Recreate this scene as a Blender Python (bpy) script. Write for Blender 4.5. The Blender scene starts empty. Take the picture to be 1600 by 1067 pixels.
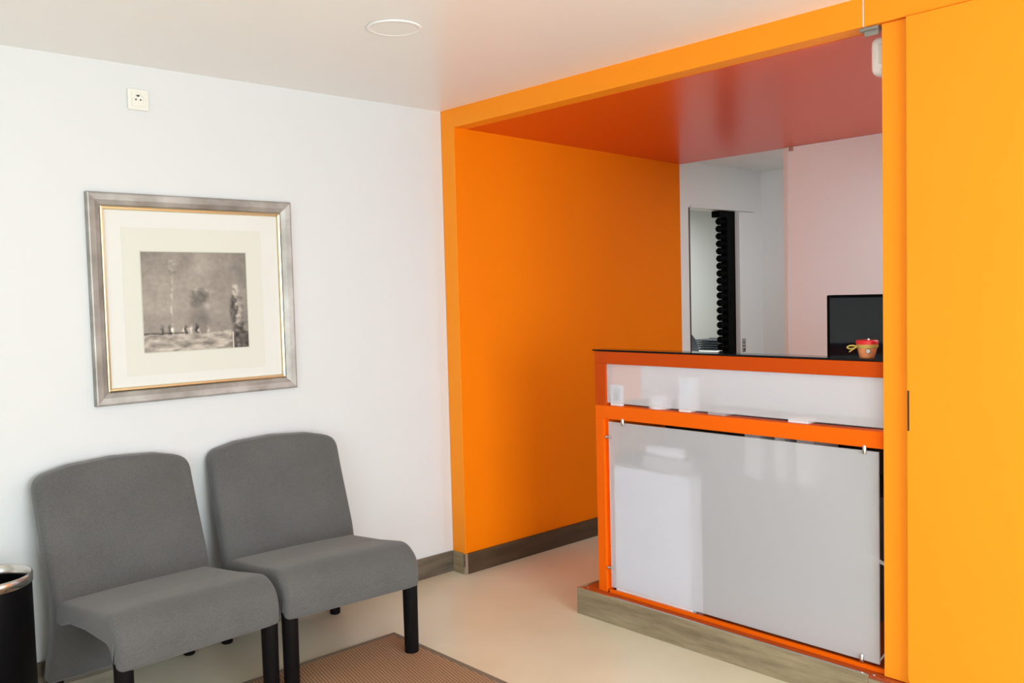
import bpy, bmesh, math, random
from mathutils import Vector, Matrix, noise
random.seed(7)
S = bpy.context.scene
COL = S.collection

# ------------------------------------------------------------------ camera
CAM = Vector((-2.98485, -3.75151, 1.47442))
YAW, PITCH, ROLL = 0.7444, -0.0514, -0.0256
F = Vector((math.sin(YAW)*math.cos(PITCH), math.cos(YAW)*math.cos(PITCH), math.sin(PITCH)))
R0 = Vector((math.cos(YAW), -math.sin(YAW), 0)); U0 = R0.cross(F)
R_ = R0*math.cos(ROLL) + U0*math.sin(ROLL)
U_ = U0*math.cos(ROLL) - R0*math.sin(ROLL)
cd = bpy.data.cameras.new('camera'); cam = bpy.data.objects.new('camera', cd); COL.objects.link(cam)
cam.matrix_world = Matrix(((R_.x, U_.x, -F.x, CAM.x), (R_.y, U_.y, -F.y, CAM.y), (R_.z, U_.z, -F.z, CAM.z), (0, 0, 0, 1)))
cd.sensor_width = 36; cd.sensor_fit = 'HORIZONTAL'; cd.lens = 1401.32/1600*36
cd.clip_start = .05
S.camera = cam

# ------------------------------------------------------------------ world, lights, exposure
S.view_settings.view_transform = 'Standard'; S.view_settings.look = 'None'
S.view_settings.gamma = 1; S.view_settings.use_curve_mapping = False
S.view_settings.exposure = 0.01
S.cycles.use_denoising = True
S.cycles.max_bounces = 10; S.cycles.diffuse_bounces = 6
w = bpy.data.worlds.new('world'); S.world = w; w.use_nodes = True
w.node_tree.nodes['Background'].inputs[0].default_value = (.75, .86, 1, 1)
w.node_tree.nodes['Background'].inputs[1].default_value = 1.0

def area(name, loc, aim, sx, sy, power, col=(1, 1, 1)):
    l = bpy.data.lights.new(name, 'AREA'); l.shape = 'RECTANGLE'; l.size = sx; l.size_y = sy
    l.energy = power; l.color = col
    o = bpy.data.objects.new(name, l); COL.objects.link(o); o.location = loc
    o.rotation_euler = (Vector(aim)-Vector(loc)).to_track_quat('-Z', 'Y').to_euler()
    return o
# daylight coming through the two big windows behind the camera
area('daylight_window_west', (-6.42, -4.7, 1.35), (0, -3.2, 1.3), 3.4, 1.9, 98, (.80, .94, 1))
area('daylight_window_south', (-2.0, -6.92, 1.35), (-1.2, 0, 1.3), 2.6, 1.9, 225, (.86, .955, 1))
# unseen fill lamps added to brighten corridor, niche panel and the room behind
area('corridor_fill', (2.35, -1.45, 2.30), (2.35, -1.45, 0), .5, .5, 10, (.95, .96, .97))
area('reception_fill', (1.40, -2.75, 2.29), (1.40, -2.75, 0), .4, .4, 25, (.80, .95, 1))
area('office_fill', (4.3, 1.0, 2.28), (4.3, 1.0, 0), .8, .8, 22, (.95, 1, .96))

# ------------------------------------------------------------------ materials
def nodes(name):
    m = bpy.data.materials.new(name); m.use_nodes = True
    return m, m.node_tree.nodes, m.node_tree.links, m.node_tree.nodes['Principled BSDF']
def mat(name, col, rough=.5, metal=0, spec=.5, coat=0, bump=0, bscale=200, vary=0, vscale=3, trans=0):
    m, N, L, b = nodes(name)
    b.inputs['Base Color'].default_value = (*col, 1); b.inputs['Roughness'].default_value = rough
    b.inputs['Metallic'].default_value = metal; b.inputs['Specular IOR Level'].default_value = spec
    b.inputs['Coat Weight'].default_value = coat; b.inputs['Coat Roughness'].default_value = .08
    b.inputs['Transmission Weight'].default_value = trans
    tc = N.new('ShaderNodeTexCoord')
    if bump:
        t = N.new('ShaderNodeTexNoise'); t.inputs['Scale'].default_value = bscale; t.inputs['Detail'].default_value = 4
        L.new(tc.outputs['Object'], t.inputs['Vector'])
        bp = N.new('ShaderNodeBump'); bp.inputs['Strength'].default_value = bump; bp.inputs['Distance'].default_value = .002
        L.new(t.outputs['Fac'], bp.inputs['Height']); L.new(bp.outputs['Normal'], b.inputs['Normal'])
    if vary:
        t = N.new('ShaderNodeTexNoise'); t.inputs['Scale'].default_value = vscale; t.inputs['Detail'].default_value = 5
        L.new(tc.outputs['Object'], t.inputs['Vector'])
        mx = N.new('ShaderNodeMix'); mx.data_type = 'RGBA'
        mx.inputs[6].default_value = (*[c*(1-vary) for c in col], 1); mx.inputs[7].default_value = (*[min(1, c*(1+vary)) for c in col], 1)
        L.new(t.outputs['Fac'], mx.inputs[0]); L.new(mx.outputs[2], b.inputs['Base Color'])
    return m
def ramp(N, stops):
    r = N.new('ShaderNodeValToRGB'); e = r.color_ramp.elements
    while len(e) < len(stops): e.new(.5)
    for k, (p, c) in enumerate(stops): e[k].position = p; e[k].color = (*c, 1)
    return r

M = {}
M['white_wall'] = mat('white_wall_paint', (.645, .648, .648), .6, bump=.12, bscale=90)
M['ceiling'] = mat('ceiling_paint', (.88, .865, .85), .32, spec=.5, bump=.04, bscale=60)
M['corridor'] = mat('corridor_paint', (.76, .755, .745), .35, bump=.05, bscale=80)
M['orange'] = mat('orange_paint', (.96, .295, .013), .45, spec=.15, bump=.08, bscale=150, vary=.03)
M['orange_inner'] = mat('orange_paint_shaded', (.82, .185, .001), .5, spec=.06, bump=.08, bscale=150, vary=.03)  # same orange paint, niche shade mixed into the colour
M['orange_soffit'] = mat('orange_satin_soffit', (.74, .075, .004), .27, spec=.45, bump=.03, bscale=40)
M['orange_frame'] = mat('orange_lacquer', (.86, .125, .001), .45, spec=.12, vary=.03)
M['red_orange_frame'] = mat('orange_lacquer_darker', (.52, .060, .001), .45, spec=.12, vary=.03)  # darker, redder tone of the frame lacquer, for the upper frame
M['red_platform'] = mat('rust_red_gloss', (.36, .06, .015), .15, vary=.15, vscale=14)
M['black_glass'] = mat('black_glass', (.004, .004, .005), .08, spec=.15)
M['black_plastic'] = mat('black_plastic', (.002, .002, .0022), .5, spec=.05)
M['black_gloss'] = mat('black_gloss_screen', (.007, .010, .014), .06, spec=.35)
M['black_wood'] = mat('black_stained_wood', (.005, .004, .004), .6, spec=.12, vary=.3, vscale=40)
M['black_bin'] = mat('black_bin_metal', (.002, .002, .0025), .5, spec=.1)
M['dark'] = mat('dark_brown_laminate', (.03, .012, .008), .5)
M['chrome'] = mat('brushed_steel', (.62, .60, .57), .22, metal=1)
M['zinc'] = mat('dull_zinc', (.30, .29, .26), .5, metal=.5)
M['white_plastic'] = mat('ivory_plastic', (.74, .72, .65), .35)
M['white_lamp'] = mat('white_enamel', (.86, .85, .84), .3)
M['socket_dark'] = mat('dark_socket_hole', (.03, .03, .025), .6)
M['gold'] = mat('gilt_lip', (.68, .54, .32), .3, metal=1)
M['mat_board'] = mat('mat_board', (.68, .67, .63), .8)
M['paper_cream'] = mat('cream_paper', (.65, .635, .57), .85)
M['paper'] = mat('white_paper', (.85, .85, .84), .7)
M['grey_card'] = mat('grey_card', (.45, .42, .40), .7)
M['red_felt'] = mat('red_ribbon', (.62, .008, .01), .45)
M['terracotta'] = mat('terracotta', (.74, .24, .09), .7, vary=.12, vscale=60)
M['raffia'] = mat('raffia', (.42, .28, .06), .8, vary=.3, vscale=120)
M['white_cable'] = mat('white_cable', (.8, .8, .78), .4)
M['green_cable'] = mat('green_yellow_cable', (.35, .38, .08), .4)

# cream linoleum with a soft sheen
m, N, L, b = nodes('cream_linoleum'); M['floor'] = m
tc = N.new('ShaderNodeTexCoord'); t = N.new('ShaderNodeTexNoise'); t.inputs['Scale'].default_value = 2.2; t.inputs['Detail'].default_value = 8
r = ramp(N, [(.3, (.68, .61, .45)), (.7, (.76, .69, .53))])
L.new(tc.outputs['Object'], t.inputs['Vector']); L.new(t.outputs['Fac'], r.inputs['Fac']); L.new(r.outputs['Color'], b.inputs['Base Color'])
b.inputs['Roughness'].default_value = .3; b.inputs['Specular IOR Level'].default_value = .45

# taupe wood-look skirting: streaks along the length
def taupe(name, sc, a, c):
    m, N, L, b = nodes(name)
    tc = N.new('ShaderNodeTexCoord'); mp = N.new('ShaderNodeMapping'); mp.inputs['Scale'].default_value = sc
    t = N.new('ShaderNodeTexNoise'); t.inputs['Scale'].default_value = 5; t.inputs['Detail'].default_value = 7; t.inputs['Roughness'].default_value = .65
    r = ramp(N, [(.28, a), (.72, c)])
    L.new(tc.outputs['Object'], mp.inputs['Vector']); L.new(mp.outputs['Vector'], t.inputs['Vector'])
    L.new(t.outputs['Fac'], r.inputs['Fac']); L.new(r.outputs['Color'], b.inputs['Base Color']); b.inputs['Roughness'].default_value = .35
    return m
M['taupe_x'] = taupe('taupe_skirting_x', (.7, 6, 6), (.062, .047, .033), (.17, .138, .10))
M['taupe_shaded'] = taupe('taupe_skirting_shaded', (.7, 6, 6), (.028, .016, .007), (.085, .052, .026))  # same taupe skirting, darkened in colour for the shade in the niche
M['taupe_y'] = taupe('taupe_skirting_y', (6, .7, 6), (.16, .118, .068), (.39, .31, .195))

# charcoal chair fabric: fine weave
m, N, L, b = nodes('grey_wool_fabric'); M['fabric'] = m
tc = N.new('ShaderNodeTexCoord'); t = N.new('ShaderNodeTexNoise'); t.inputs['Scale'].default_value = 420; t.inputs['Detail'].default_value = 3
t2 = N.new('ShaderNodeTexNoise'); t2.inputs['Scale'].default_value = 6
r = ramp(N, [(.35, (.080, .078, .076)), (.65, (.127, .123, .119))])
ad = N.new('ShaderNodeMath'); ad.operation = 'MULTIPLY_ADD'; ad.inputs[1].default_value = .25
L.new(tc.outputs['Object'], t.inputs['Vector']); L.new(tc.outputs['Object'], t2.inputs['Vector'])
sb = N.new('ShaderNodeMath'); sb.operation = 'SUBTRACT'; sb.inputs[1].default_value = .5
L.new(t2.outputs['Fac'], sb.inputs[0]); L.new(sb.outputs[0], ad.inputs[0]); L.new(t.outputs['Fac'], ad.inputs[2])
L.new(ad.outputs[0], r.inputs['Fac']); L.new(r.outputs['Color'], b.inputs['Base Color'])
b.inputs['Roughness'].default_value = .95; b.inputs['Specular IOR Level'].default_value = .1
b.inputs['Sheen Weight'].default_value = .25
bp = N.new('ShaderNodeBump'); bp.inputs['Strength'].default_value = .35; bp.inputs['Distance'].default_value = .001
L.new(t.outputs['Fac'], bp.inputs['Height']); L.new(bp.outputs['Normal'], b.inputs['Normal'])

# woven sisal rug: diagonal ribs
m, N, L, b = nodes('sisal_weave'); M['rug'] = m
tc = N.new('ShaderNodeTexCoord'); mp = N.new('ShaderNodeMapping'); mp.inputs['Rotation'].default_value = (0, 0, math.radians(12))
wv = N.new('ShaderNodeTexWave'); wv.inputs['Scale'].default_value = 25; wv.inputs['Distortion'].default_value = 1.2; wv.inputs['Detail'].default_value = 2; wv.inputs['Detail Scale'].default_value = 6
wv2 = N.new('ShaderNodeTexWave'); wv2.inputs['Scale'].default_value = 60; wv2.bands_direction = 'Y'; wv2.inputs['Distortion'].default_value = 1
r = ramp(N, [(.1, (.17, .085, .042)), (.8, (.47, .27, .145))])
ml = N.new('ShaderNodeMath'); ml.operation = 'MULTIPLY_ADD'; ml.inputs[1].default_value = .35
L.new(tc.outputs['Object'], mp.inputs['Vector']); L.new(mp.outputs['Vector'], wv.inputs['Vector']); L.new(mp.outputs['Vector'], wv2.inputs['Vector'])
sc_ = N.new('ShaderNodeMath'); sc_.operation = 'MULTIPLY'; sc_.inputs[1].default_value = .7
L.new(wv.outputs['Fac'], sc_.inputs[0]); L.new(wv2.outputs['Fac'], ml.inputs[0]); L.new(sc_.outputs[0], ml.inputs[2])
L.new(ml.outputs[0], r.inputs['Fac']); L.new(r.outputs['Color'], b.inputs['Base Color']); b.inputs['Roughness'].default_value = .9
bp = N.new('ShaderNodeBump'); bp.inputs['Strength'].default_value = .6; bp.inputs['Distance'].default_value = .003
L.new(ml.outputs[0], bp.inputs['Height']); L.new(bp.outputs['Normal'], b.inputs['Normal'])
M['rug_border'] = mat('rug_binding', (.20, .145, .10), .85, bump=.3, bscale=300)

# silver-leaf picture moulding
m, N, L, b = nodes('silver_leaf'); M['silver'] = m
tc = N.new('ShaderNodeTexCoord'); t = N.new('ShaderNodeTexNoise'); t.inputs['Scale'].default_value = 9; t.inputs['Detail'].default_value = 6
r = ramp(N, [(.3, (.25, .23, .205)), (.7, (.44, .42, .395))])
L.new(tc.outputs['Object'], t.inputs['Vector']); L.new(t.outputs['Fac'], r.inputs['Fac']); L.new(r.outputs['Color'], b.inputs['Base Color'])
b.inputs['Metallic'].default_value = .6; b.inputs['Roughness'].default_value = .5

# frosted glass: milky diffuse layer over rough transmission
m, N, L, b = nodes('frosted_glass'); M['frosted'] = m
b.inputs['Base Color'].default_value = (.95, .94, .95, 1); b.inputs['Roughness'].default_value = .22
b.inputs['Specular IOR Level'].default_value = .5
tr = N.new('ShaderNodeBsdfRefraction'); tr.inputs['IOR'].default_value = 1.03; tr.inputs['Roughness'].default_value = .22; tr.inputs['Color'].default_value = (.95, .95, 1, 1)
tl = N.new('ShaderNodeBsdfTranslucent'); tl.inputs['Color'].default_value = (.9, .9, .93, 1)
m1 = N.new('ShaderNodeMixShader'); m1.inputs[0].default_value = .10
m2 = N.new('ShaderNodeMixShader'); m2.inputs[0].default_value = .67
L.new(tr.outputs[0], m1.inputs[1]); L.new(tl.outputs[0], m1.inputs[2])
L.new(b.outputs[0], m2.inputs[1]); L.new(m1.outputs[0], m2.inputs[2]); L.new(m2.outputs[0], N['Material Output'].inputs['Surface'])

# vertex-painted print
m, N, L, b = nodes('etching_print'); M['print'] = m
at = N.new('ShaderNodeVertexColor'); at.layer_name = 'ink'
L.new(at.outputs['Color'], b.inputs['Base Color']); b.inputs['Roughness'].default_value = .7

# ------------------------------------------------------------------ mesh helpers
def bx(bm, x0, x1, y0, y1, z0, z1):
    x0, x1 = sorted((x0, x1)); y0, y1 = sorted((y0, y1)); z0, z1 = sorted((z0, z1))
    v = [bm.verts.new(p) for p in ((x0, y0, z0), (x1, y0, z0), (x1, y1, z0), (x0, y1, z0), (x0, y0, z1), (x1, y0, z1), (x1, y1, z1), (x0, y1, z1))]
    for f in ((3, 2, 1, 0), (4, 5, 6, 7), (0, 1, 5, 4), (1, 2, 6, 5), (2, 3, 7, 6), (3, 0, 4, 7)):
        bm.faces.new([v[i] for i in f])
def boxes(*bs):
    bm = bmesh.new()
    for q in bs: bx(bm, *q)
    return bm
def prism(bm, pts, fn0, fn1):
    a = [bm.verts.new(fn0(*p)) for p in pts]; c = [bm.verts.new(fn1(*p)) for p in pts]; n = len(pts)
    bm.faces.new(a[::-1]); bm.faces.new(c)
    for i in range(n): bm.faces.new((a[i], a[(i+1) % n], c[(i+1) % n], c[i]))
def obj(name, bm, m, parent=None, bevel=0, seg=2, smooth=False, origin=None):
    bmesh.ops.recalc_face_normals(bm, faces=bm.faces)
    if origin is not None:
        bmesh.ops.translate(bm, verts=bm.verts, vec=-Vector(origin))
    me = bpy.data.meshes.new(name); bm.to_mesh(me); bm.free()
    if smooth: me.polygons.foreach_set('use_smooth', [True]*len(me.polygons))
    o = bpy.data.objects.new(name, me); COL.objects.link(o)
    for q in (m if isinstance(m, list) else [m]): me.materials.append(q)
    if origin is not None: o.location = origin
    if parent: o.parent = parent
    if bevel:
        md = o.modifiers.new('bevel', 'BEVEL'); md.width = bevel; md.segments = seg; md.limit_method = 'ANGLE'; md.angle_limit = math.radians(40)
        if seg > 1: me.polygons.foreach_set('use_smooth', [True]*len(me.polygons)); md.harden_normals = True
    return o
def thing(name, label, cat, loc=(0, 0, 0), rotz=0, group=None):
    o = bpy.data.objects.new(name, None); COL.objects.link(o); o.empty_display_size = .1
    o.location = loc; o.rotation_euler = (0, 0, rotz); o['label'] = label; o['category'] = cat
    if group: o['group'] = group
    return o
def tag(o, label, cat, group=None, kind=None):
    o['label'] = label; o['category'] = cat
    if group: o['group'] = group
    if kind: o['kind'] = kind
    return o
def struct(name, bm, m, label=None, **k):
    o = obj(name, bm, m, **k); o['kind'] = 'structure'
    if label: o['label'] = label; 
    o['category'] = name.split('_')[0]
    return o
def lathe(bm, prof, c=(0, 0), n=32, axis='z', capb=True, capt=True):
    rings = []
    for r, h in prof:
        ring = []
        for k in range(n):
            a = 2*math.pi*k/n; u, v = r*math.cos(a), r*math.sin(a)
            p = {'z': (c[0]+u, c[1]+v, h), 'x': (h, c[0]+u, c[1]+v), 'y': (c[0]+u, h, c[1]+v)}[axis]
            ring.append(bm.verts.new(p))
        rings.append(ring)
    for A, B in zip(rings, rings[1:]):
        for k in range(n): bm.faces.new((A[k], A[(k+1) % n], B[(k+1) % n], B[k]))
    if capb: bm.faces.new(rings[0][::-1])
    if capt: bm.faces.new(rings[-1])
def tube(bm, pts, r, n=8):
    pts = [Vector(p) for p in pts]; rings = []
    up = Vector((.31, .17, .93))
    for i, p in enumerate(pts):
        t = (pts[min(i+1, len(pts)-1)]-pts[max(i-1, 0)]).normalized()
        a = t.cross(up).normalized(); c = t.cross(a)
        rings.append([bm.verts.new(p+a*r*math.cos(2*math.pi*k/n)+c*r*math.sin(2*math.pi*k/n)) for k in range(n)])
    for A, B in zip(rings, rings[1:]):
        for k in range(n): bm.faces.new((A[k], A[(k+1) % n], B[(k+1) % n], B[k]))
    bm.faces.new(rings[0][::-1]); bm.faces.new(rings[-1])
def spline(pts, n=8):
    pts = [Vector(p) for p in pts]; out = []
    for i in range(len(pts)-1):
        p0, p1, p2, p3 = pts[max(i-1, 0)], pts[i], pts[i+1], pts[min(i+2, len(pts)-1)]
        for k in range(n):
            t = k/n
            out.append(.5*((2*p1)+(-p0+p2)*t+(2*p0-5*p1+4*p2-p3)*t*t+(-p0+3*p1-3*p2+p3)*t**3))
    out.append(pts[-1]); return out
def round_poly(pts, seg=8):
    """pts: (a, b, radius) closed outline -> list of (a, b) with each corner rounded"""
    out = []; n = len(pts)
    for i in range(n):
        p = Vector(pts[i][:2]); r = pts[i][2]
        a = (Vector(pts[i-1][:2])-p); c = (Vector(pts[(i+1) % n][:2])-p)
        la, lc = a.length, c.length; a.normalize(); c.normalize()
        ang = a.angle(c)
        if r <= 0 or ang > math.pi-.02: out.append(tuple(p)); continue
        d = min(r/math.tan(ang/2), la*.49, lc*.49)
        s, e = p+a*d, p+c*d
        for k in range(seg+1):
            t = k/seg; q = s*(1-t)**2+p*2*t*(1-t)+e*t*t
            out.append((q.x, q.y))
    return out
def resample(pts, step):
    out = []; n = len(pts)
    for i in range(n):
        p, q = Vector(pts[i]), Vector(pts[(i+1) % n]); L_ = (q-p).length
        k = max(1, int(L_/step))
        for j in range(k): out.append(tuple(p.lerp(q, j/k)))
    return out
def inset(pts, d):
    n = len(pts); area_ = sum(pts[i][0]*pts[(i+1) % n][1]-pts[(i+1) % n][0]*pts[i][1] for i in range(n))
    sg = 1 if area_ > 0 else -1; out = []
    for i in range(n):
        p = Vector(pts[i]); a = (p-Vector(pts[i-1])); c = (Vector(pts[(i+1) % n])-p)
        if a.length < 1e-9 or c.length < 1e-9: out.append(tuple(p)); continue
        a.normalize(); c.normalize()
        na, nc = Vector((-a.y, a.x))*sg, Vector((-c.y, c.x))*sg
        m_ = (na+nc); m_.normalize(); k = max(.5, m_.dot(na))
        out.append(tuple(p+m_*d/k))
    return out
def cushion(outline, half, r, fn, mid=1, fill=0, seg=5):
    """solid whose outline lies in (a, b) and whose depth runs -half..half, edges rounded by r; fn(a, b, c) -> xyz"""
    bm = bmesh.new(); rings = []
    th = [math.pi/2*k/seg for k in range(seg+1)]
    L_ = [(inset(outline, r*(1-math.cos(t))), -(half-r+r*math.sin(t))) for t in reversed(th)]
    R__ = [(inset(outline, r*(1-math.cos(t))), (half-r+r*math.sin(t))) for t in th]
    M_ = [(outline, -(half-r)+2*(half-r)*k/(mid+1)) for k in range(1, mid+1)]
    layers = L_+M_+R__
    if fill:
        def toward(pts, c, s, k): 
            cx_ = sum(p[0] for p in pts)/len(pts); cy_ = sum(p[1] for p in pts)/len(pts)
            return [(cx_+(p[0]-cx_)*s, cy_+(p[1]-cy_)*s) for p in pts]
        a0, c0 = layers[0]; a1, c1 = layers[-1]
        pre = [(toward(a0, 0, (k/fill), k), c0) for k in range(fill) if k > 0]
        post = [(toward(a1, 0, 1-k/fill, k), c1) for k in range(1, fill)]
        layers = pre+layers+post
    for pts, c in layers: rings.append([bm.verts.new(fn(a, b_, c)) for a, b_ in pts])
    n = len(outline)
    for A, B in zip(rings, rings[1:]):
        for k in range(n): bm.faces.new((A[k], A[(k+1) % n], B[(k+1) % n], B[k]))
    if fill:
        for ring in (rings[0], rings[-1]):
            c0 = bm.verts.new(sum((v.co for v in ring), Vector())/n)
            for k in range(n): bm.faces.new((ring[k], ring[(k+1) % n], c0))
        return bm
    caps = [bm.faces.new(rings[0][::-1]), bm.faces.new(rings[-1])]
    bmesh.ops.triangulate(bm, faces=caps, ngon_method='EAR_CLIP')
    return bm

# ------------------------------------------------------------------ room shell
H = 2.45; HH = 2.352; W = .106
struct('floor', boxes((-6.5, 8, -7, 2.6, -.1, 0)), M['floor'])
struct('ceiling', boxes((-6.5, .0, -7, 0, H, H+.12)), M['ceiling'])
struct('wall_left', boxes((-6.5, .0, 0, .12, 0, H+.12)), M['white_wall'])
# back wall behind the camera with a wide window opening
struct('wall_back', boxes((-6.62, -6.5, -7, .12, 0, .4), (-6.62, -6.5, -7, .12, 2.3, H+.12), (-6.62, -6.5, -7, -6.4, .4, 2.3), (-6.62, -6.5, -3.0, .12, .4, 2.3)), M['white_wall'])
struct('wall_right', boxes((-6.5, .1, -7.12, -7, 0, .4), (-6.5, .1, -7.12, -7, 2.3, H+.12), (-6.5, -4.4, -7.12, -7, .4, 2.3), (0, .1, -7.12, -7, .4, 2.3)), M['white_wall'])
# orange portal: side post, header band, solid part to the right
struct('trim_1', boxes((0, .004, -W, .0, 0, H+.1)), M['orange'], 'orange side post of the reception opening beside the white wall', bevel=.002)
struct('trim_2', boxes((0, .09, -2.304, -W-.0005, HH, H+.1), (0, .09, -7, -2.308, HH, H+.1)), M['orange'], 'orange header band above the reception opening', bevel=.0015)
struct('trim_10', boxes((-.0006, .08, -2.3078, -2.3042, HH, H+.1)), M['mat_board'], 'pale joint line in the orange header')
struct('trim_3', boxes((.013, .0285, -2.60, -2.363, .1195, HH-.002), (.0285, .15, -2.60, -2.48, .1195, HH-.002)), M['orange'], 'narrow orange upright strip between counter and sliding panel', bevel=.002)
struct('wall_front', boxes((.1, .2, -7, -3.75, 0, H+.1)), M['white_wall'])
# niche: orange side wall, satin soffit
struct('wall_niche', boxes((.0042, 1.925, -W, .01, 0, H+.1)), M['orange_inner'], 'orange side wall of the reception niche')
bm = bmesh.new()
P0 = [(.09, HH-.001), (1.925, 2.314), (1.925, 2.42), (.09, 2.42)]
prism(bm, P0, lambda a, c: (a, -W, c), lambda a, c: (a, -3.75, c))
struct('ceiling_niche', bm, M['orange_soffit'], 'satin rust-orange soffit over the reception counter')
struct('wall_niche_right', boxes((.10, 1.895, -3.745, -3.70, 0, 2.30)), M['corridor'])
# corridor behind: side wall with door opening, end wall, ceiling
HC = 2.338
struct('wall_corridor_left', boxes((1.925, 2.017, -W, .014, 0, 2.5), (2.60, 3.05, -W, .014, 0, 2.5), (2.017, 2.60, -W, .014, 2.035, 2.5)), M['corridor'])
struct('wall_corridor_end', boxes((2.92, 3.05, -3.75, -W, 0, 2.5)), M['corridor'])
struct('ceiling_corridor', boxes((1.925, 3.05, -3.75, -W, HC, 2.5)), M['corridor'])
struct('wall_corridor_right', boxes((.2, 3.05, -3.87, -3.75, 0, 2.5)), M['corridor'])
# room seen through the doorway
struct('wall_office', boxes((1.9, 8, 2.0, 2.1, 0, 2.45), (7.9, 8, .014, 2.0, 0, 2.45), (1.9, 2.0, .014, 2.0, 0, 2.45), (3.05, 8, -.1, .014, 0, 2.45)), M['corridor'])
struct('ceiling_office', boxes((1.9, 8, .014, 2.1, 2.33, 2.45)), M['corridor'])

# windows behind the camera
def window(name, along, a0, a1, z0, z1, c):
    bm = bmesh.new(); t = .05
    def q(u0, u1, w0, w1):
        if along == 'y': bx(bm, c-.03, c+.03, u0, u1, w0, w1)
        else: bx(bm, u0, u1, c-.03, c+.03, w0, w1)
    q(a0, a1, z0, z0+t); q(a0, a1, z1-t, z1); q(a0, a0+t, z0+t, z1-t); q(a1-t, a1, z0+t, z1-t)
    mid = (a0+a1)/2; q(mid-t/2, mid+t/2, z0+t, z1-t)
    return struct(name, bm, M['white_lamp'], 'white window frame behind the viewer')
window('window_1', 'y', -6.4, -3.0, .4, 2.3, -6.54)
window('window_2', 'x', -4.4, 0, .4, 2.3, -7.06)

# baseboards
HB = .110
def prof_board(bm, p0, p1, nrm, h=HB, t=.012):
    """board from p0 to p1 (xy), thickness towards nrm"""
    x0, y0 = p0; x1, y1 = p1; nx, ny = nrm
    bx(bm, min(x0, x1)+min(nx*t, 0), max(x0, x1)+max(nx*t, 0), min(y0, y1)+min(ny*t, 0), max(y0, y1)+max(ny*t, 0), 0, h)
bm = bmesh.new(); prof_board(bm, (-6.48, 0), (-.012, 0), (0, -1)); struct('baseboard_left', bm, M['taupe_x'], 'taupe wood-look skirting along the white wall', bevel=.0015)
bm = bmesh.new(); prof_board(bm, (.002, -W), (1.92, -W), (0, -1)); struct('baseboard_niche', bm, M['taupe_shaded'], 'taupe skirting along the orange side wall, shade mixed into its colour', bevel=.0015)
bm = bmesh.new(); bx(bm, -.012, -.0005, -W-.010, -.0005, 0, HB); struct('baseboard_post', bm, M['taupe_y'], 'short taupe skirting piece wrapping the orange post', bevel=.001)
tr = bmesh.new(); bx(tr, -.0145, .002, -W-.0145, -W-.0005, 0, HB+.001); 
struct('trim_4', tr, M['chrome'], 'steel corner profile on the skirting')
tr = bmesh.new(); bx(tr, -.0165, -.0125, -.0165, -.0125, 0, HB+.001)
struct('trim_5', tr, M['chrome'], 'steel inner corner profile on the skirting')

# ------------------------------------------------------------------ sliding orange panel
o = bmesh.new()
pts = round_poly([(-2.453, .126, .03), (-2.453, HH-.003, .0), (-3.74, HH-.003, 0), (-3.74, .126, .03)], 6)
prism(o, pts, lambda a, c: (-.010, a, c), lambda a, c: (.0125, a, c))
door = struct('door_1', o, M['orange'], 'large orange sliding panel right of the reception counter', bevel=.003)
pl = obj('finger_pull', boxes((-.0115, -.0085, -2.462, -2.4565, .99, 1.125)), M['dark'], door); pl['label'] = 'narrow dark recessed pull'
br = tag(obj('track_bracket', boxes((.012, .055, -2.349, -2.285, HH-.012, HH-.001), (.020, .026, -2.349, -2.30, HH-.030, HH-.012)), M['zinc'], bevel=.001), 'small grey metal track bracket under the orange header beside the strip', 'bracket')
# dark threshold under the panel
struct('trim_6', boxes((.03, .30, -3.74, -2.60, 0, .118)), M['dark'], 'dark base behind the sliding panel')

# ------------------------------------------------------------------ reception counter
ct = thing('reception_counter', 'orange framed reception counter with frosted glass front on taupe plinth', 'reception counter', (0, 0, 0))
YL, YR = -.935, -2.60
obj('plinth', boxes((-.022, -.010, YL, -2.318, 0, .121), (-.010, .52, YL, YL-.010, 0, .121), (-.018, -.008, -2.319, -2.60, 0, .108)), M['taupe_y'], ct, bevel=.001)
pc = obj('edge_profile', boxes((-.0225, -.014, YL+.0005, -2.318, .1212, .1235)), M['chrome'], ct); pc['label'] = 'thin metal edging along the plinth'
pc = obj('platform', boxes((-.0095, .52, YL-.011, YR, .02, .118)), M['red_platform'], ct); pc['label'] = 'glossy rust-red platform top'
for yy, xx in ((-.965, .02), (-.985, -.002), (-2.33, .004)):
    bm = bmesh.new(); lathe(bm, [(.006, 0), (.006, .002), (.004, .003)], (xx, yy), 12)
    for v in bm.verts: v.co.z += .118
    obj('screw', bm, M['chrome'], ct, smooth=False)
yl, yl2 = -1.025, -1.088
fr = obj('lower_frame', boxes((.0, .055, yl, yl2+.014, .118, .911), (.0, .055, yl, -2.42, .911, .970), (.0, .015, yl2, -2.42, .118, .133)), M['orange_frame'], ct, bevel=.0015)
obj('inner_rebate', boxes((.018, .055, yl2+.014, yl2-.002, .133, .911)), M['orange_frame'], ct)
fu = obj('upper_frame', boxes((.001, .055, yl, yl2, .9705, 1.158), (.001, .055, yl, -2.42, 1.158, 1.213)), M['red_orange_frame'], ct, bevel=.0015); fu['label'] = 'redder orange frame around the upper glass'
obj('countertop', boxes((.0, .09, yl+.012, -2.42, 1.2145, 1.221)), M['black_glass'], ct, bevel=.001)
g1 = obj('glass_panel', boxes((.006, .014, -1.096, -2.335, .145, .898)), M['frosted'], ct, bevel=.001); g1['label'] = 'large lower frosted glass'
g2 = obj('glass_panel', boxes((.010, .018, yl2-.001, -2.415, .983, 1.157)), M['frosted'], ct); g2['label'] = 'narrow upper frosted glass'
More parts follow.
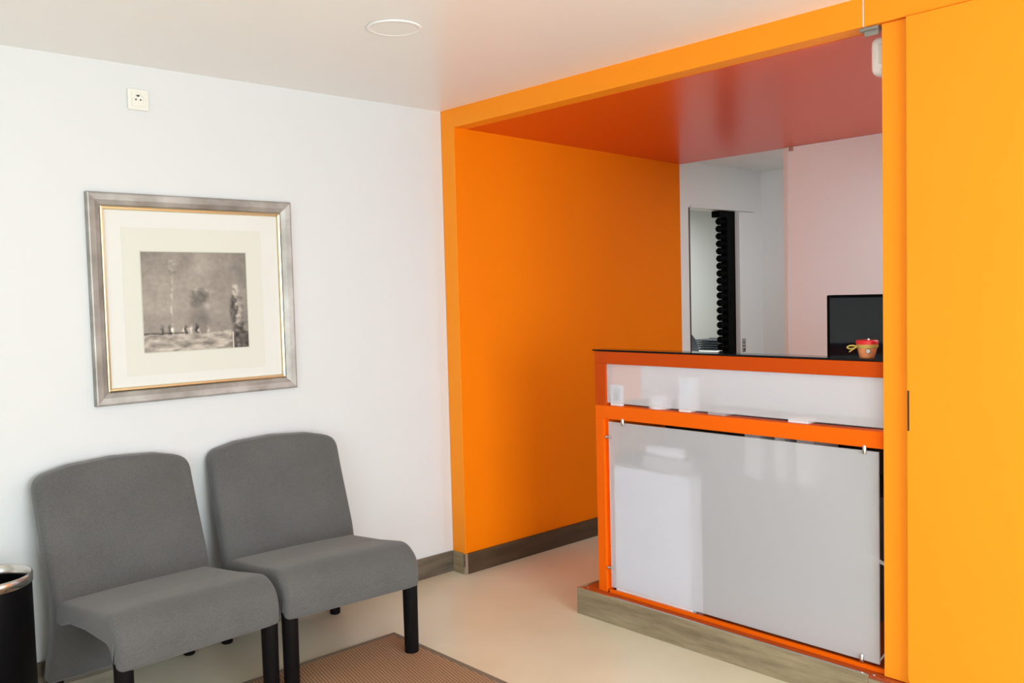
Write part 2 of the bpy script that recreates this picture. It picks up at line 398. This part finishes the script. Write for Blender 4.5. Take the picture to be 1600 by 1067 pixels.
def standoff(p, ax):
    bm = bmesh.new(); lathe(bm, [(.0065, -.016), (.0075, -.014), (.0075, .012), (.005, .016)], (0, 0), 14, axis=ax)
    o_ = obj('standoff', bm, M['chrome'], ct, smooth=False, bevel=.0008); o_.location = p; return o_
standoff((.004, -1.182, .903), 'z'); standoff((.004, -2.286, .903), 'z'); standoff((.004, -2.272, .152), 'z')
standoff((.004, -1.096, .828), 'y'); standoff((.004, -1.094, .232), 'y')
obj('side_panel', boxes((.056, .09, -1.030, -1.048, .118, 1.2135), (.09, .50, -1.030, -1.048, .118, .93)), M['orange_frame'], ct)
bk = obj('carcass', boxes((.48, .50, -1.049, -2.49, .118, .90), (.10, .48, -1.049, -2.49, .70, .718), (.056, .2995, -1.049, -2.42, .955, .970)), M['dark'], ct); bk['label'] = 'dark inner back board and shelves'  # inner board added to block light, so it looks dark behind the glass
bb = obj('back_board', boxes((.300, .304, -1.049, -2.42, .9305, 1.165)), M['white_lamp'], ct); bb['label'] = 'pale board behind the upper glass'
obj('desk_top', boxes((.305, .95, -1.049, -2.49, .90, .93)), M['dark'], ct)

# things behind the frosted glass
tag(obj('box', boxes((.018, .09, -1.28, -1.50, .7005, .763)), M['grey_card'], bevel=.002), 'grey cardboard box dimly seen behind the lower glass under the white roll', 'box')
tag(obj('cabinet', boxes((.018, .10, -1.112, -1.528, .1185, .70)), M['paper'], bevel=.004), 'white cabinet standing blurred behind the left of the lower glass', 'cabinet')
bm = bmesh.new(); lathe(bm, [(.022, -1.295), (.024, -1.297), (.024, -1.478), (.022, -1.48)], (.044, .7875), 20, axis='y')
tag(obj('paper_roll', bm, M['paper'], smooth=True), 'white paper roll glowing behind the lower glass above the white cabinet', 'paper roll')
for i, (a, c, h) in enumerate(((-1.735, -1.805, .94-.01), (-1.87, -1.915, .934), (-1.965, -2.035, .93))):
    th = thing('binder', ('leftmost', 'middle', 'rightmost')[i]+' grey binder peeking through the gap above the lower glass', 'binder', (0, 0, 0), 0, 'binders behind the lower glass')
    obj('cover', boxes((.11, .30, a, a-.004, .7185, h-.005), (.11, .30, c+.004, c, .7185, h-.005), (.108, .11, a, c, .7185, h-.005)), M['grey_card'], th)
    obj('pages', boxes((.1105, .29, a-.0045, c+.0045, .7185, h-.012)), M['paper'], th)
bm = bmesh.new(); lathe(bm, [(.050, .9705), (.050, .982), (.046, 1.008), (.034, 1.028)], (.072, -1.34), 28)
tag(obj('bowl', bm, M['paper'], smooth=False), 'white rounded bowl upturned behind the upper glass near its left end', 'bowl')
pf = thing('photo_frame', 'small square white frame behind the far left of the upper glass', 'photo frame', (0, 0, 0))
obj('frame', boxes((.020, .040, -1.10, -1.113, .9705, 1.062), (.020, .040, -1.147, -1.160, .9705, 1.062), (.020, .040, -1.113, -1.147, .9705, .995), (.020, .040, -1.113, -1.147, 1.05, 1.062)), M['paper'], pf)
obj('picture_sheet', boxes((.026, .034, -1.113, -1.147, .995, 1.05)), M['grey_card'], pf)
tag(obj('box', boxes((.020, .09, -1.475, -1.53, .9705, 1.115)), M['paper'], bevel=.002), 'tall pale box behind the upper glass right of the bowl', 'box')
for lab, y0, y1, mm in (('grey card strip in the gap under the upper glass left of centre', -1.62, -1.70, 'grey_card'), ('pale card in the gap under the upper glass at its right part', -1.98, -2.06, 'paper')):
    tag(obj('card', boxes((.022, .09, y0, y1, .9705, .986)), M[mm]), lab, 'card')
def cable(name, pts, r, m, label):
    bm = bmesh.new(); tube(bm, spline(pts), r); return tag(obj(name, bm, m, smooth=True), label, 'cable')
cable('cable', [(.09, -2.26, .50), (.095, -2.33, .475), (.09, -2.385, .462), (.20, -2.41, .45), (.46, -2.40, .44)], .007, M['white_cable'], 'thick white cable crossing the gap right of the lower glass')
cable('cable', [(.10, -2.33, .1215), (.085, -2.345, .16), (.08, -2.365, .20), (.10, -2.345, .245), (.09, -2.36, .29), (.10, -2.34, .33), (.10, -2.35, .40), (.2, -2.36, .44), (.47, -2.36, .50)], .0035, M['green_cable'], 'green-yellow cable hanging low in the gap right of the lower glass')
cable('cable', [(.07, -2.30, .1215), (.065, -2.345, .19), (.085, -2.372, .235), (.07, -2.35, .275), (.10, -2.335, .33), (.15, -2.35, .40), (.30, -2.38, .45), (.47, -2.38, .52)], .003, M['white_cable'], 'thin pale cable curling beside the green one behind the counter gap')

for o in list(COL.objects):
    if (o.parent == ct and o.name.split('.')[0] not in ('plinth', 'edge_profile', 'platform', 'screw')) or o.name.split('.')[0] in ('cabinet', 'paper_roll', 'binder', 'bowl', 'photo_frame', 'box', 'card', 'cable'):
        o.location.x += .03

# ------------------------------------------------------------------ on and behind the counter
pt = thing('flower_pot', 'small terracotta pot with red rim and raffia bow on the countertop', 'pot', (.078, -2.276, 1.2215))
bm = bmesh.new(); lathe(bm, [(.030, 0), (.033, .004), (.045, .052), (.047, .053), (.047, .066), (.040, .066), (.036, .030)], (0, 0), 28)
obj('pot', bm, M['terracotta'], pt, smooth=False, bevel=.0006)
bm = bmesh.new(); lathe(bm, [(.044, .064), (.050, .066), (.050, .079), (.046, .083), (.0005, .084)], (0, 0), 28)
o = obj('rim', bm, M['red_felt'], pt, bevel=.001); o['label'] = 'bright red rim'
bm = bmesh.new(); lathe(bm, [(.0445, .046), (.048, .049), (.0495, .058), (.0485, .063)], (0, 0), 28)
bf = obj('ribbon', bm, M['raffia'], pt); bf['label'] = 'khaki raffia band'
bm = bmesh.new()
tube(bm, spline([(-.036, .030, .055), (-.052, .050, .060), (-.060, .068, .052), (-.050, .056, .044), (-.038, .034, .052)], 6), .0035)
tube(bm, spline([(-.040, .030, .054), (-.055, .045, .040), (-.058, .058, .030)], 6), .003)
obj('bow', bm, M['raffia'], pt, smooth=True)
bm = bmesh.new(); lathe(bm, [(.010, -.003), (.012, 0), (.010, .003)], (0, 0), 16, axis='x')
c_ = obj('charm', bm, M['chrome'], pt, smooth=False); c_.location = (-.045, -.028, .035)
bm = bmesh.new(); bmesh.ops.create_uvsphere(bm, u_segments=10, v_segments=8, radius=.005)
c_ = obj('bead', bm, M['paper'], pt, smooth=True); c_.location = (-.03, -.022, .088)

for q in pt.children:
    q.data.transform(Matrix.Scale(.76, 4)); q.location *= .76

mn = thing('monitor', 'black computer monitor standing behind the countertop', 'monitor', (.47, -2.17, .93))
pts = round_poly([(.242, .165, .006), (.242, .512, .006), (-.242, .512, .006), (-.242, .165, .006)], 4)
bm = bmesh.new(); prism(bm, pts, lambda a, c: (-.022, a, c), lambda a, c: (.016, a, c))
obj('case', bm, M['black_plastic'], mn, bevel=.003)
pts = round_poly([(.228, .180, 0), (.228, .500, 0), (-.228, .500, 0), (-.228, .180, 0)], 1)
bm = bmesh.new()
n = 16; rows = []
for i in range(n+1):
    a = .228-.456*i/n
    rows.append([bm.verts.new((-.0225-.006*math.sin(math.pi*i/n)*math.sin(math.pi*j/8), a, .180+.320*j/8)) for j in range(9)])
for i in range(n):
    for j in range(8): bm.faces.new((rows[i][j], rows[i+1][j], rows[i+1][j+1], rows[i][j+1]))
obj('screen', bm, M['black_gloss'], mn, smooth=True)
obj('neck', boxes((.0, .03, -.03, .03, .012, .20)), M['black_plastic'], mn, bevel=.004)
obj('base', boxes((-.08, .10, -.12, .12, 0, .012)), M['black_plastic'], mn, bevel=.005)

# motion sensor high on the right side of the niche
ms = thing('motion_sensor', 'white rounded motion sensor under the soffit beside the orange strip', 'sensor', (.12, -2.335, 2.265))
pts = round_poly([(-.050, -.068, .035), (.046, -.068, .035), (.046, .068, .03), (-.050, .068, .03)], 7)
bm = cushion(resample(pts, .012), .040, .022, lambda a, c, d: (d, a, c), mid=1, seg=5)
obj('housing', bm, M['white_lamp'], ms, smooth=True)
obj('lens', boxes((-.044, -.038, -.030, .014, -.028, .038)), M['white_plastic'], ms, bevel=.005)
obj('bracket', boxes((-.010, .010, -.16, -.045, -.02, .02)), M['white_lamp'], ms, bevel=.003)

# light panel closing the back of the niche, with its clip
sp = thing('partition_panel', 'tall pale pinkish white panel closing the back of the reception niche', 'panel', (1.905, 0, 0))
M['panel'] = mat('pale_panel_lacquer', (.86, .92, .97), .3, vary=.01)
obj('board', boxes((-.006, .006, -.915, -3.74, .002, 2.311)), M['panel'], sp)
ed = obj('edge_strip', boxes((-.010, .010, -.888, -.914, .002, 2.311)), M['corridor'], sp, bevel=.001)
obj('clip', boxes((-.016, -.006, -.945, -.955, 2.286, 2.3115), (-.016, -.006, -.930, -.937, 2.286, 2.3115)), M['chrome'], sp)

# sliding door leaf right of the doorway, with flush pull
dl = struct('door_2', boxes((2.604, 2.78, -W-.012, -W-.001, .003, 2.030)), M['corridor'], 'white sliding door leaf open beside the doorway', bevel=.001)
fp = bmesh.new(); y_ = -W-.0125
for q in ((2.628, 2.632, 1.022, 1.118), (2.660, 2.664, 1.022, 1.118), (2.632, 2.660, 1.114, 1.118), (2.632, 2.660, 1.022, 1.026), (2.632, 2.660, 1.062, 1.070), (2.642, 2.650, 1.078, 1.106), (2.640, 2.654, 1.030, 1.050)):
    bx(fp, q[0], q[1], y_-.002, y_+.0005, q[2], q[3])
o = obj('door_handle', fp, M['dark'], dl); o['label'] = 'dark flush pull plate'
struct('trim_7', boxes((2.017, 2.028, -W-.003, .016, 0, 2.035)), M['dark'], 'dark left jamb of the doorway')
struct('trim_8', boxes((2.500, 2.5995, -.085, -.03, 0, 2.033)), M['black_plastic'], 'black upright filling the right side of the doorway')
struct('trim_9', boxes((2.028, 2.80, -W-.016, -W-.001, 2.036, 2.048)), M['corridor'], 'thin rail above the doorway')

# bead curtain gathered to the right of the doorway
bm = bmesh.new(); rnd = random.Random(3)
strands = [(2.447, -.056), (2.4985, -.056)]
base = bmesh.new(); bmesh.ops.create_icosphere(base, subdivisions=2, radius=.0265)
vs = [v.co.copy() for v in base.verts]; fs = [[v.index for v in f.verts] for f in base.faces]; base.free()
for si, (sx, sy) in enumerate(strands):
    ph = 0
    z = 1.960
    while z > .08:
        ox = .002*math.sin(z*9)
        nv = [bm.verts.new((c.x*1.0+sx+ox, c.y+sy, c.z*.98+z)) for c in vs]
        for f in fs: bm.faces.new([nv[i] for i in f])
        z -= .0525
tube_rail = bmesh.new()
o = obj('bead_curtain', bm, M['black_plastic'], smooth=True)
tag(o, 'black bead curtain gathered at the right side of the doorway', 'bead curtain', kind='stuff')
tag(obj('curtain_valance', boxes((2.405, 2.4995, -.090, -.02, 1.988, 2.032)), M['black_plastic'], bevel=.004), 'black box rail holding the bead curtain under the door head', 'curtain rail')

# desk and machines in the room behind
dk = thing('desk', 'white desk seen low through the doorway', 'desk', (0, 0, 0))
obj('desk_top', boxes((3.6, 7.0, 1.05, 1.75, .86, .895)), M['paper'], dk, bevel=.003)
obj('side_panel', boxes((3.60, 3.63, 1.07, 1.73, 0, .86)), M['paper'], dk); obj('side_panel', boxes((6.97, 7.0, 1.07, 1.73, 0, .86)), M['paper'], dk)
M['dark_blue'] = mat('dark_slate_plastic', (.05, .06, .075), .4)
pr = thing('printer', 'dark slatted document tray on the desk behind the doorway', 'office machine', (4.36, 1.35, .896))
for k in range(5):
    bm = bmesh.new(); bx(bm, -.10, .16, -.14, .14, .0 if k == 0 else .022*k, .012+.022*k)
    obj('tray', bm, M['dark_blue'], pr, bevel=.002)
obj('rear_post', boxes((.16, .175, -.14, .14, 0, .105)), M['dark_blue'], pr)
bm = bmesh.new(); prism(bm, [(-.16, 0), (.09, 0), (.05, .11), (-.02, .17), (-.16, .18)], lambda a, c: (a, -.1, c), lambda a, c: (a, .1, c))
o = obj('desk_phone', bm, M['dark_blue'], bevel=.008); o.location = (3.93, 1.35, .896)
tag(o, 'dark sloping device on the desk at the left edge of the doorway', 'office machine')

# ------------------------------------------------------------------ picture on the white wall
X0, X1, Z0, Z1 = -1.802, -.912, 1.0735, 1.926
pic = thing('framed_picture', 'silver framed sepia etching with cream mat on the white wall', 'picture', ((X0+X1)/2, 0, Z0))
cx_ = (X0+X1)/2
def frame_ring(prof, m, name, parent):
    """prof: (inset, depth) cross-section, swept round the rectangle with mitred corners"""
    bm = bmesh.new(); loops = []
    for d, y in prof:
        loops.append([bm.verts.new((a-cx_, -y, c-Z0)) for a, c in ((X0+d, Z0+d), (X1-d, Z0+d), (X1-d, Z1-d), (X0+d, Z1-d))])
    loops.append(loops[0])
    for A, B in zip(loops, loops[1:]):
        for k in range(4): bm.faces.new((A[k], A[(k+1) % 4], B[(k+1) % 4], B[k]))
    return obj(name, bm, m, parent)
frame_ring([(.0, .001), (.0, .024), (.003, .029), (.008, .030), (.030, .026), (.048, .018), (.052, .014), (.052, .001)], M['silver'], 'frame', pic)
g = frame_ring([(.0525, .004), (.0525, .0175), (.057, .020), (.064, .018), (.067, .012), (.067, .004)], M['gold'], 'gilt_lip', pic)
def rect(d0, d1, d2, d3, y0, y1): return boxes((X0+d0-cx_, X1-d1-cx_, -y1, -y0, d2, Z1-Z0-d3))
obj('mat_board', rect(.0671, .0671, .0671, .0671, .004, .008), M['mat_board'], pic)
obj('paper_sheet', rect(.132, .148, .108, .135, .0082, .0090), M['paper_cream'], pic)
pw0, pw1, pz0, pz1 = -1.597-cx_, -1.137-cx_, 1.276-Z0, 1.692-Z0
o = obj('plate_mark', boxes((pw0-.004, pw1+.004, -.0096, -.0091, pz0-.004, pz1+.004)), mat('plate_mark_paper', (.55, .54, .46), .8), pic)
def sm(a, b_, x):
    t = min(1, max(0, (x-a)/(b_-a))); return t*t*(3-2*t)
def ell(u, v, cu, cv, ru, rv, soft=.25):
    d = math.hypot((u-cu)/ru, (v-cv)/rv); return 1-sm(1-soft, 1+soft, d)
def ink(u, v):
    """u 0..1 left to right, v 0..1 bottom to top"""
    nf = lambda s, o=0: noise.fractal(Vector((u*s+o, v*s, o)), .9, 2.1, 5)
    n1 = nf(5, 3); n2 = nf(22, 9); n3 = noise.noise(Vector((u*160, v*160, 5)))
    g_ = .50+.055*n1+.035*n2+.02*n3
    g_ += .07*ell(u, v, .57, .88, .09, .09, .9)+.05*ell(u, v, .20, .50, .2, .2, .9)-.10*sm(.6, 1.05, v)*abs(u-.55)-.05*sm(.7, 1, u)
    # pale rising streak left
    cu = .262+.018*sm(.4, .8, v); 
    if .2 < v < .92: g_ += (.13+.2*n2)*max(0, 1-abs(u-cu+.01*n2)/(.012+.035*sm(.76, .84, v)))*(.7+.3*math.sin(v*90+9*n2))
    # dark smoke-like figure in the centre
    u_, v_ = u+.03*n2, v+.03*n1; sh = max(ell(u_, v_, .525, .555, .085, .078, .3), .75*ell(u, v, .49, .48, .06, .06, .4), .55*ell(u, v, .51, .30, .095, .14, .5), .5*ell(u, v, .55, .21, .05, .1, .5))
    g_ -= sh*(.17+.10*n2)
    g_ += .10*ell(u, v, .50, .60, .02, .03, .9)+.12*ell(u, v, .60, .45, .025, .03, .9)+.08*ell(u, v, .62, .60, .06, .02, .9)
    # pale ground with mottles below the horizon
    hz = .185-.012*u+.03*sm(.55, .85, u)+.01*n2
    if v < hz and u < .845:
        k = sm(0, .02, hz-v); m_ = noise.fractal(Vector((u*9, v*22, 2)), .9, 2.2, 5)
        g_ = g_*(1-k)+k*(.56+.22*m_)
    if abs(v-hz) < .008 and u < .42: g_ -= .2
    # small figures along the horizon
    for fu, fw, dark in ((.165, .013, 1), (.235, .015, 1), (.262, .012, -1), (.365, .010, -1), (.388, .018, 1), (.405, .010, -1), (.435, .013, -1), (.495, .013, 1), (.51, .010, -1), (.595, .009, -1)):
        hgt = .042 if fw > .0125 else .028
        e = ell(u+.006*n2*3, v, fu, hz+hgt*.75, fw, hgt, .8)
        g_ -= dark*e*(.25+.15*n2)
    # standing robed figure right
    uu = u+.02*n2; e = max(ell(uu, v, .862, .40, .042, .17, .35), ell(uu, v, .895, .33, .052, .20, .35), ell(uu, v, .905, .08, .075, .22, .25))
    g_ = g_*(1-e)+e*(.30+.22*n2+.04*n3)
    e = ell(uu, v, .913, .38, .030, .13, .6); g_ = g_*(1-e)+e*(.55+.3*n2)
    e = .8*ell(uu, v, .86, .52, .014, .05, .6); g_ = g_*(1-e)+e*.3
    e = ell(u+.006*n2, v, .882, .605, .034, .058, .5); g_ = g_*(1-e)+e*(.64+.25*n2)
    if u > .845 and v < .17: g_ = .26+.18*n2
    if abs(u-.842) < .006 and v < .17: g_ = .74
    g_ = min(.95, max(.04, g_))
    return (g_**1.9*1.06, g_**1.9*.92, g_**1.9*.79)
nu, nv = 230, 208
bm = bmesh.new(); lay = bm.loops.layers.color.new('ink') if False else None
grid = [[bm.verts.new((pw0+(pw1-pw0)*i/nu, -.0100, pz0+(pz1-pz0)*j/nv)) for j in range(nv+1)] for i in range(nu+1)]
for i in range(nu):
    for j in range(nv): bm.faces.new((grid[i][j], grid[i+1][j], grid[i+1][j+1], grid[i][j+1]))
o = obj('print', bm, M['print'], pic)
o['label'] = 'sepia print of small figures on a horizon'
ca = o.data.color_attributes.new('ink', 'FLOAT_COLOR', 'POINT')
buf = []
for v in o.data.vertices:
    c = ink((v.co.x-pw0)/(pw1-pw0), (v.co.z-pz0)/(pz1-pz0)); buf += [c[0], c[1], c[2], 1]
ca.data.foreach_set('color', buf)

# ------------------------------------------------------------------ wall socket
sk = thing('wall_socket', 'ivory square power socket high on the white wall', 'socket', (-1.576, 0, 2.310))
pts = round_poly([(-.042, -.042, .005), (.042, -.042, .005), (.042, .042, .005), (-.042, .042, .005)], 4)
bm = bmesh.new(); prism(bm, pts, lambda a, c: (a, -.001, c), lambda a, c: (a, -.010, c)); obj('cover_plate', bm, M['white_plastic'], sk, bevel=.002)
bm = bmesh.new(); n = 28
# insert with a round well
A = []; 
sq = resample([(-.027, -.027), (.027, -.027), (.027, .027), (-.027, .027)], .0078)
nn = len(sq)
def cir(r): return [(r*math.cos(math.atan2(p[1], p[0])), r*math.sin(math.atan2(p[1], p[0]))) for p in sq]
rings = [(sq, -.0102), (sq, -.0135), (cir(.0205), -.0135), (cir(.0195), -.0104), (cir(.002), -.0104)]
rr = [[bm.verts.new((a, y, c)) for a, c in pts_] for pts_, y in rings]
for A, B in zip(rr, rr[1:]):
    for k in range(nn): bm.faces.new((A[k], A[(k+1) % nn], B[(k+1) % nn], B[k]))
bm.faces.new(rr[-1]); obj('socket_insert', bm, M['white_plastic'], sk)
for dx in (-.0095, .0095):
    bm = bmesh.new(); lathe(bm, [(.0036, -.0104), (.0036, -.0109)], (dx, 0), 12, axis='y'); obj('pin_hole', bm, M['socket_dark'], sk)
obj('earth_clip', boxes((-.006, .004, -.0125, -.0104, .012, .0185)), M['socket_dark'], sk)

# ------------------------------------------------------------------ ceiling disc
cl = thing('ceiling_lamp', 'flat round white recessed lamp in the ceiling', 'ceiling lamp', (-1.045, -1.062, H))
bm = bmesh.new(); lathe(bm, [(.100, -.001), (.0995, -.0045), (.096, -.006), (.082, -.005), (.0805, -.0035)], (0, 0), 48, capb=False, capt=False)
for v in bm.verts: pass
obj('rim', bm, M['white_lamp'], cl, smooth=True)
bm = bmesh.new(); lathe(bm, [(.0806, -.0008), (.0806, -.0042)], (0, 0), 48); obj('diffuser', bm, M['ceiling'], cl)

# ------------------------------------------------------------------ rug
rg = thing('rug', 'brown woven sisal rug with grey-brown binding under the chair legs', 'rug', (-.762, -.525, 0))
obj('weave', boxes((-2.376, -.024, -1.776, -.024, .0005, .007)), M['rug'], rg)
obj('binding', boxes((-2.4, 0, -.024, 0, .0005, .0078), (-.024, 0, -1.776, -.024, .0005, .0078), (-2.4, 0, -1.8, -1.776, .0005, .0078), (-2.4, -2.376, -1.776, -.024, .0005, .0078)), M['rug_border'], rg, bevel=.0015)

# ------------------------------------------------------------------ chairs
def spine(z):
    """how far the middle plane of the back stands off the wall at height z"""
    P = [(.05, .085), (.15, .125), (.28, .185), (.36, .205), (.42, .198), (.52, .162), (.70, .098), (.88, .045)]
    if z <= P[0][0]: return P[0][1]
    for (a, u), (b_, v) in zip(P, P[1:]):
        if z <= b_:
            t = (z-a)/(b_-a); return u+(v-u)*t
    return P[-1][1]
def spine_s(z): return sum(spine(z+d) for d in (-.05, -.03, -.01, .01, .03, .05))/6
def make_chair():
    t = thing('lounge_chair', '', 'chair', (0, 0, 0))
    out = round_poly([(-.300, .062, .02), (.300, .062, .02), (.306, .45, 0), (.304, .835, .068), (.17, .866, .2), (0, .876, .3), (-.17, .866, .2), (-.304, .835, .068), (-.306, .45, 0)], 8)
    bm = cushion(resample(out, .02), .040, .026, lambda a, z, c: (a*(1-.012*(z > 9)), -spine_s(z)+c-(.010*(1-(a/.3)**2) if c < 0 else 0), z), mid=1, fill=14, seg=6)
    obj('backrest', bm, M['fabric'], t, smooth=True)
    so = round_poly([(-.170, .285, .01), (-.170, .392, .01), (-.50, .430, .3), (-.705, .461, .25), (-.782, .400, .09), (-.778, .284, .022), (-.722, .280, .012), (-.690, .350, .05), (-.48, .352, .0), (-.30, .335, 0)][::-1], 8)
    def sf(a, z, c):
        top = sm(.37, .41, z); cr = .010*(1-(c/.3)**2)*top
        return (c, a, z+cr-.006*top*ell(0, a, 0, -.42, 1, .2, .9)*(1-(c/.3)**2))
    bm = cushion(resample(so, .02), .297, .025, sf, mid=9, fill=0, seg=6)
    s_ = obj('seat', bm, M['fabric'], t, smooth=True)
    obj('seat_base', boxes((-.25, .25, -.735, -.722, .275, .300)), M['dark'], t)
    for sx in (-1, 1):
        bm = bmesh.new(); lathe(bm, [(.027, .0079), (.029, .012), (.031, .31)], (sx*.268, -.742), 24); obj('leg', bm, M['black_wood'], t, smooth=False, bevel=.0015)
        bm = bmesh.new(); lathe(bm, [(.020, .0), (.024, .005), (.024, .080)], (sx*.262, -.095), 20); obj('leg', bm, M['black_wood'], t, smooth=False, bevel=.0015)
    return t
ch = make_chair()
ch.location = (-1.764, 0, 0); ch.rotation_euler = (0, 0, math.radians(3.2))
ch['label'] = 'grey upholstered armless chair beside the black bin, left of the pair'; ch['group'] = 'grey waiting chairs against the white wall'
c2 = ch.copy(); COL.objects.link(c2)
c2.location = (-1.062, 0, 0); c2.rotation_euler = (0, 0, math.radians(-3.2))
c2['label'] = 'grey upholstered armless chair nearer the orange post, right of the pair'
for q in list(ch.children):
    d = q.copy(); COL.objects.link(d); d.parent = c2
for c_, h0 in ((ch, 0), (c2, 0)): pass

# ------------------------------------------------------------------ bin
bn = thing('waste_bin', 'black cylindrical waste bin with chrome rim left of the chairs', 'bin', (-2.292, -.36, 0))
bm = bmesh.new(); lathe(bm, [(.138, 0), (.142, .006), (.140, .545), (.134, .547), (.132, .02)], (0, 0), 56); obj('body', bm, M['black_bin'], bn, bevel=.001)
bm = bmesh.new(); lathe(bm, [(.1405, .545), (.1435, .547), (.1440, .572), (.1400, .580), (.1355, .578), (.1345, .545)], (0, 0), 56, capb=False, capt=False)
o = obj('rim', bm, M['chrome'], bn, smooth=True); o['label'] = 'chrome rim ring'
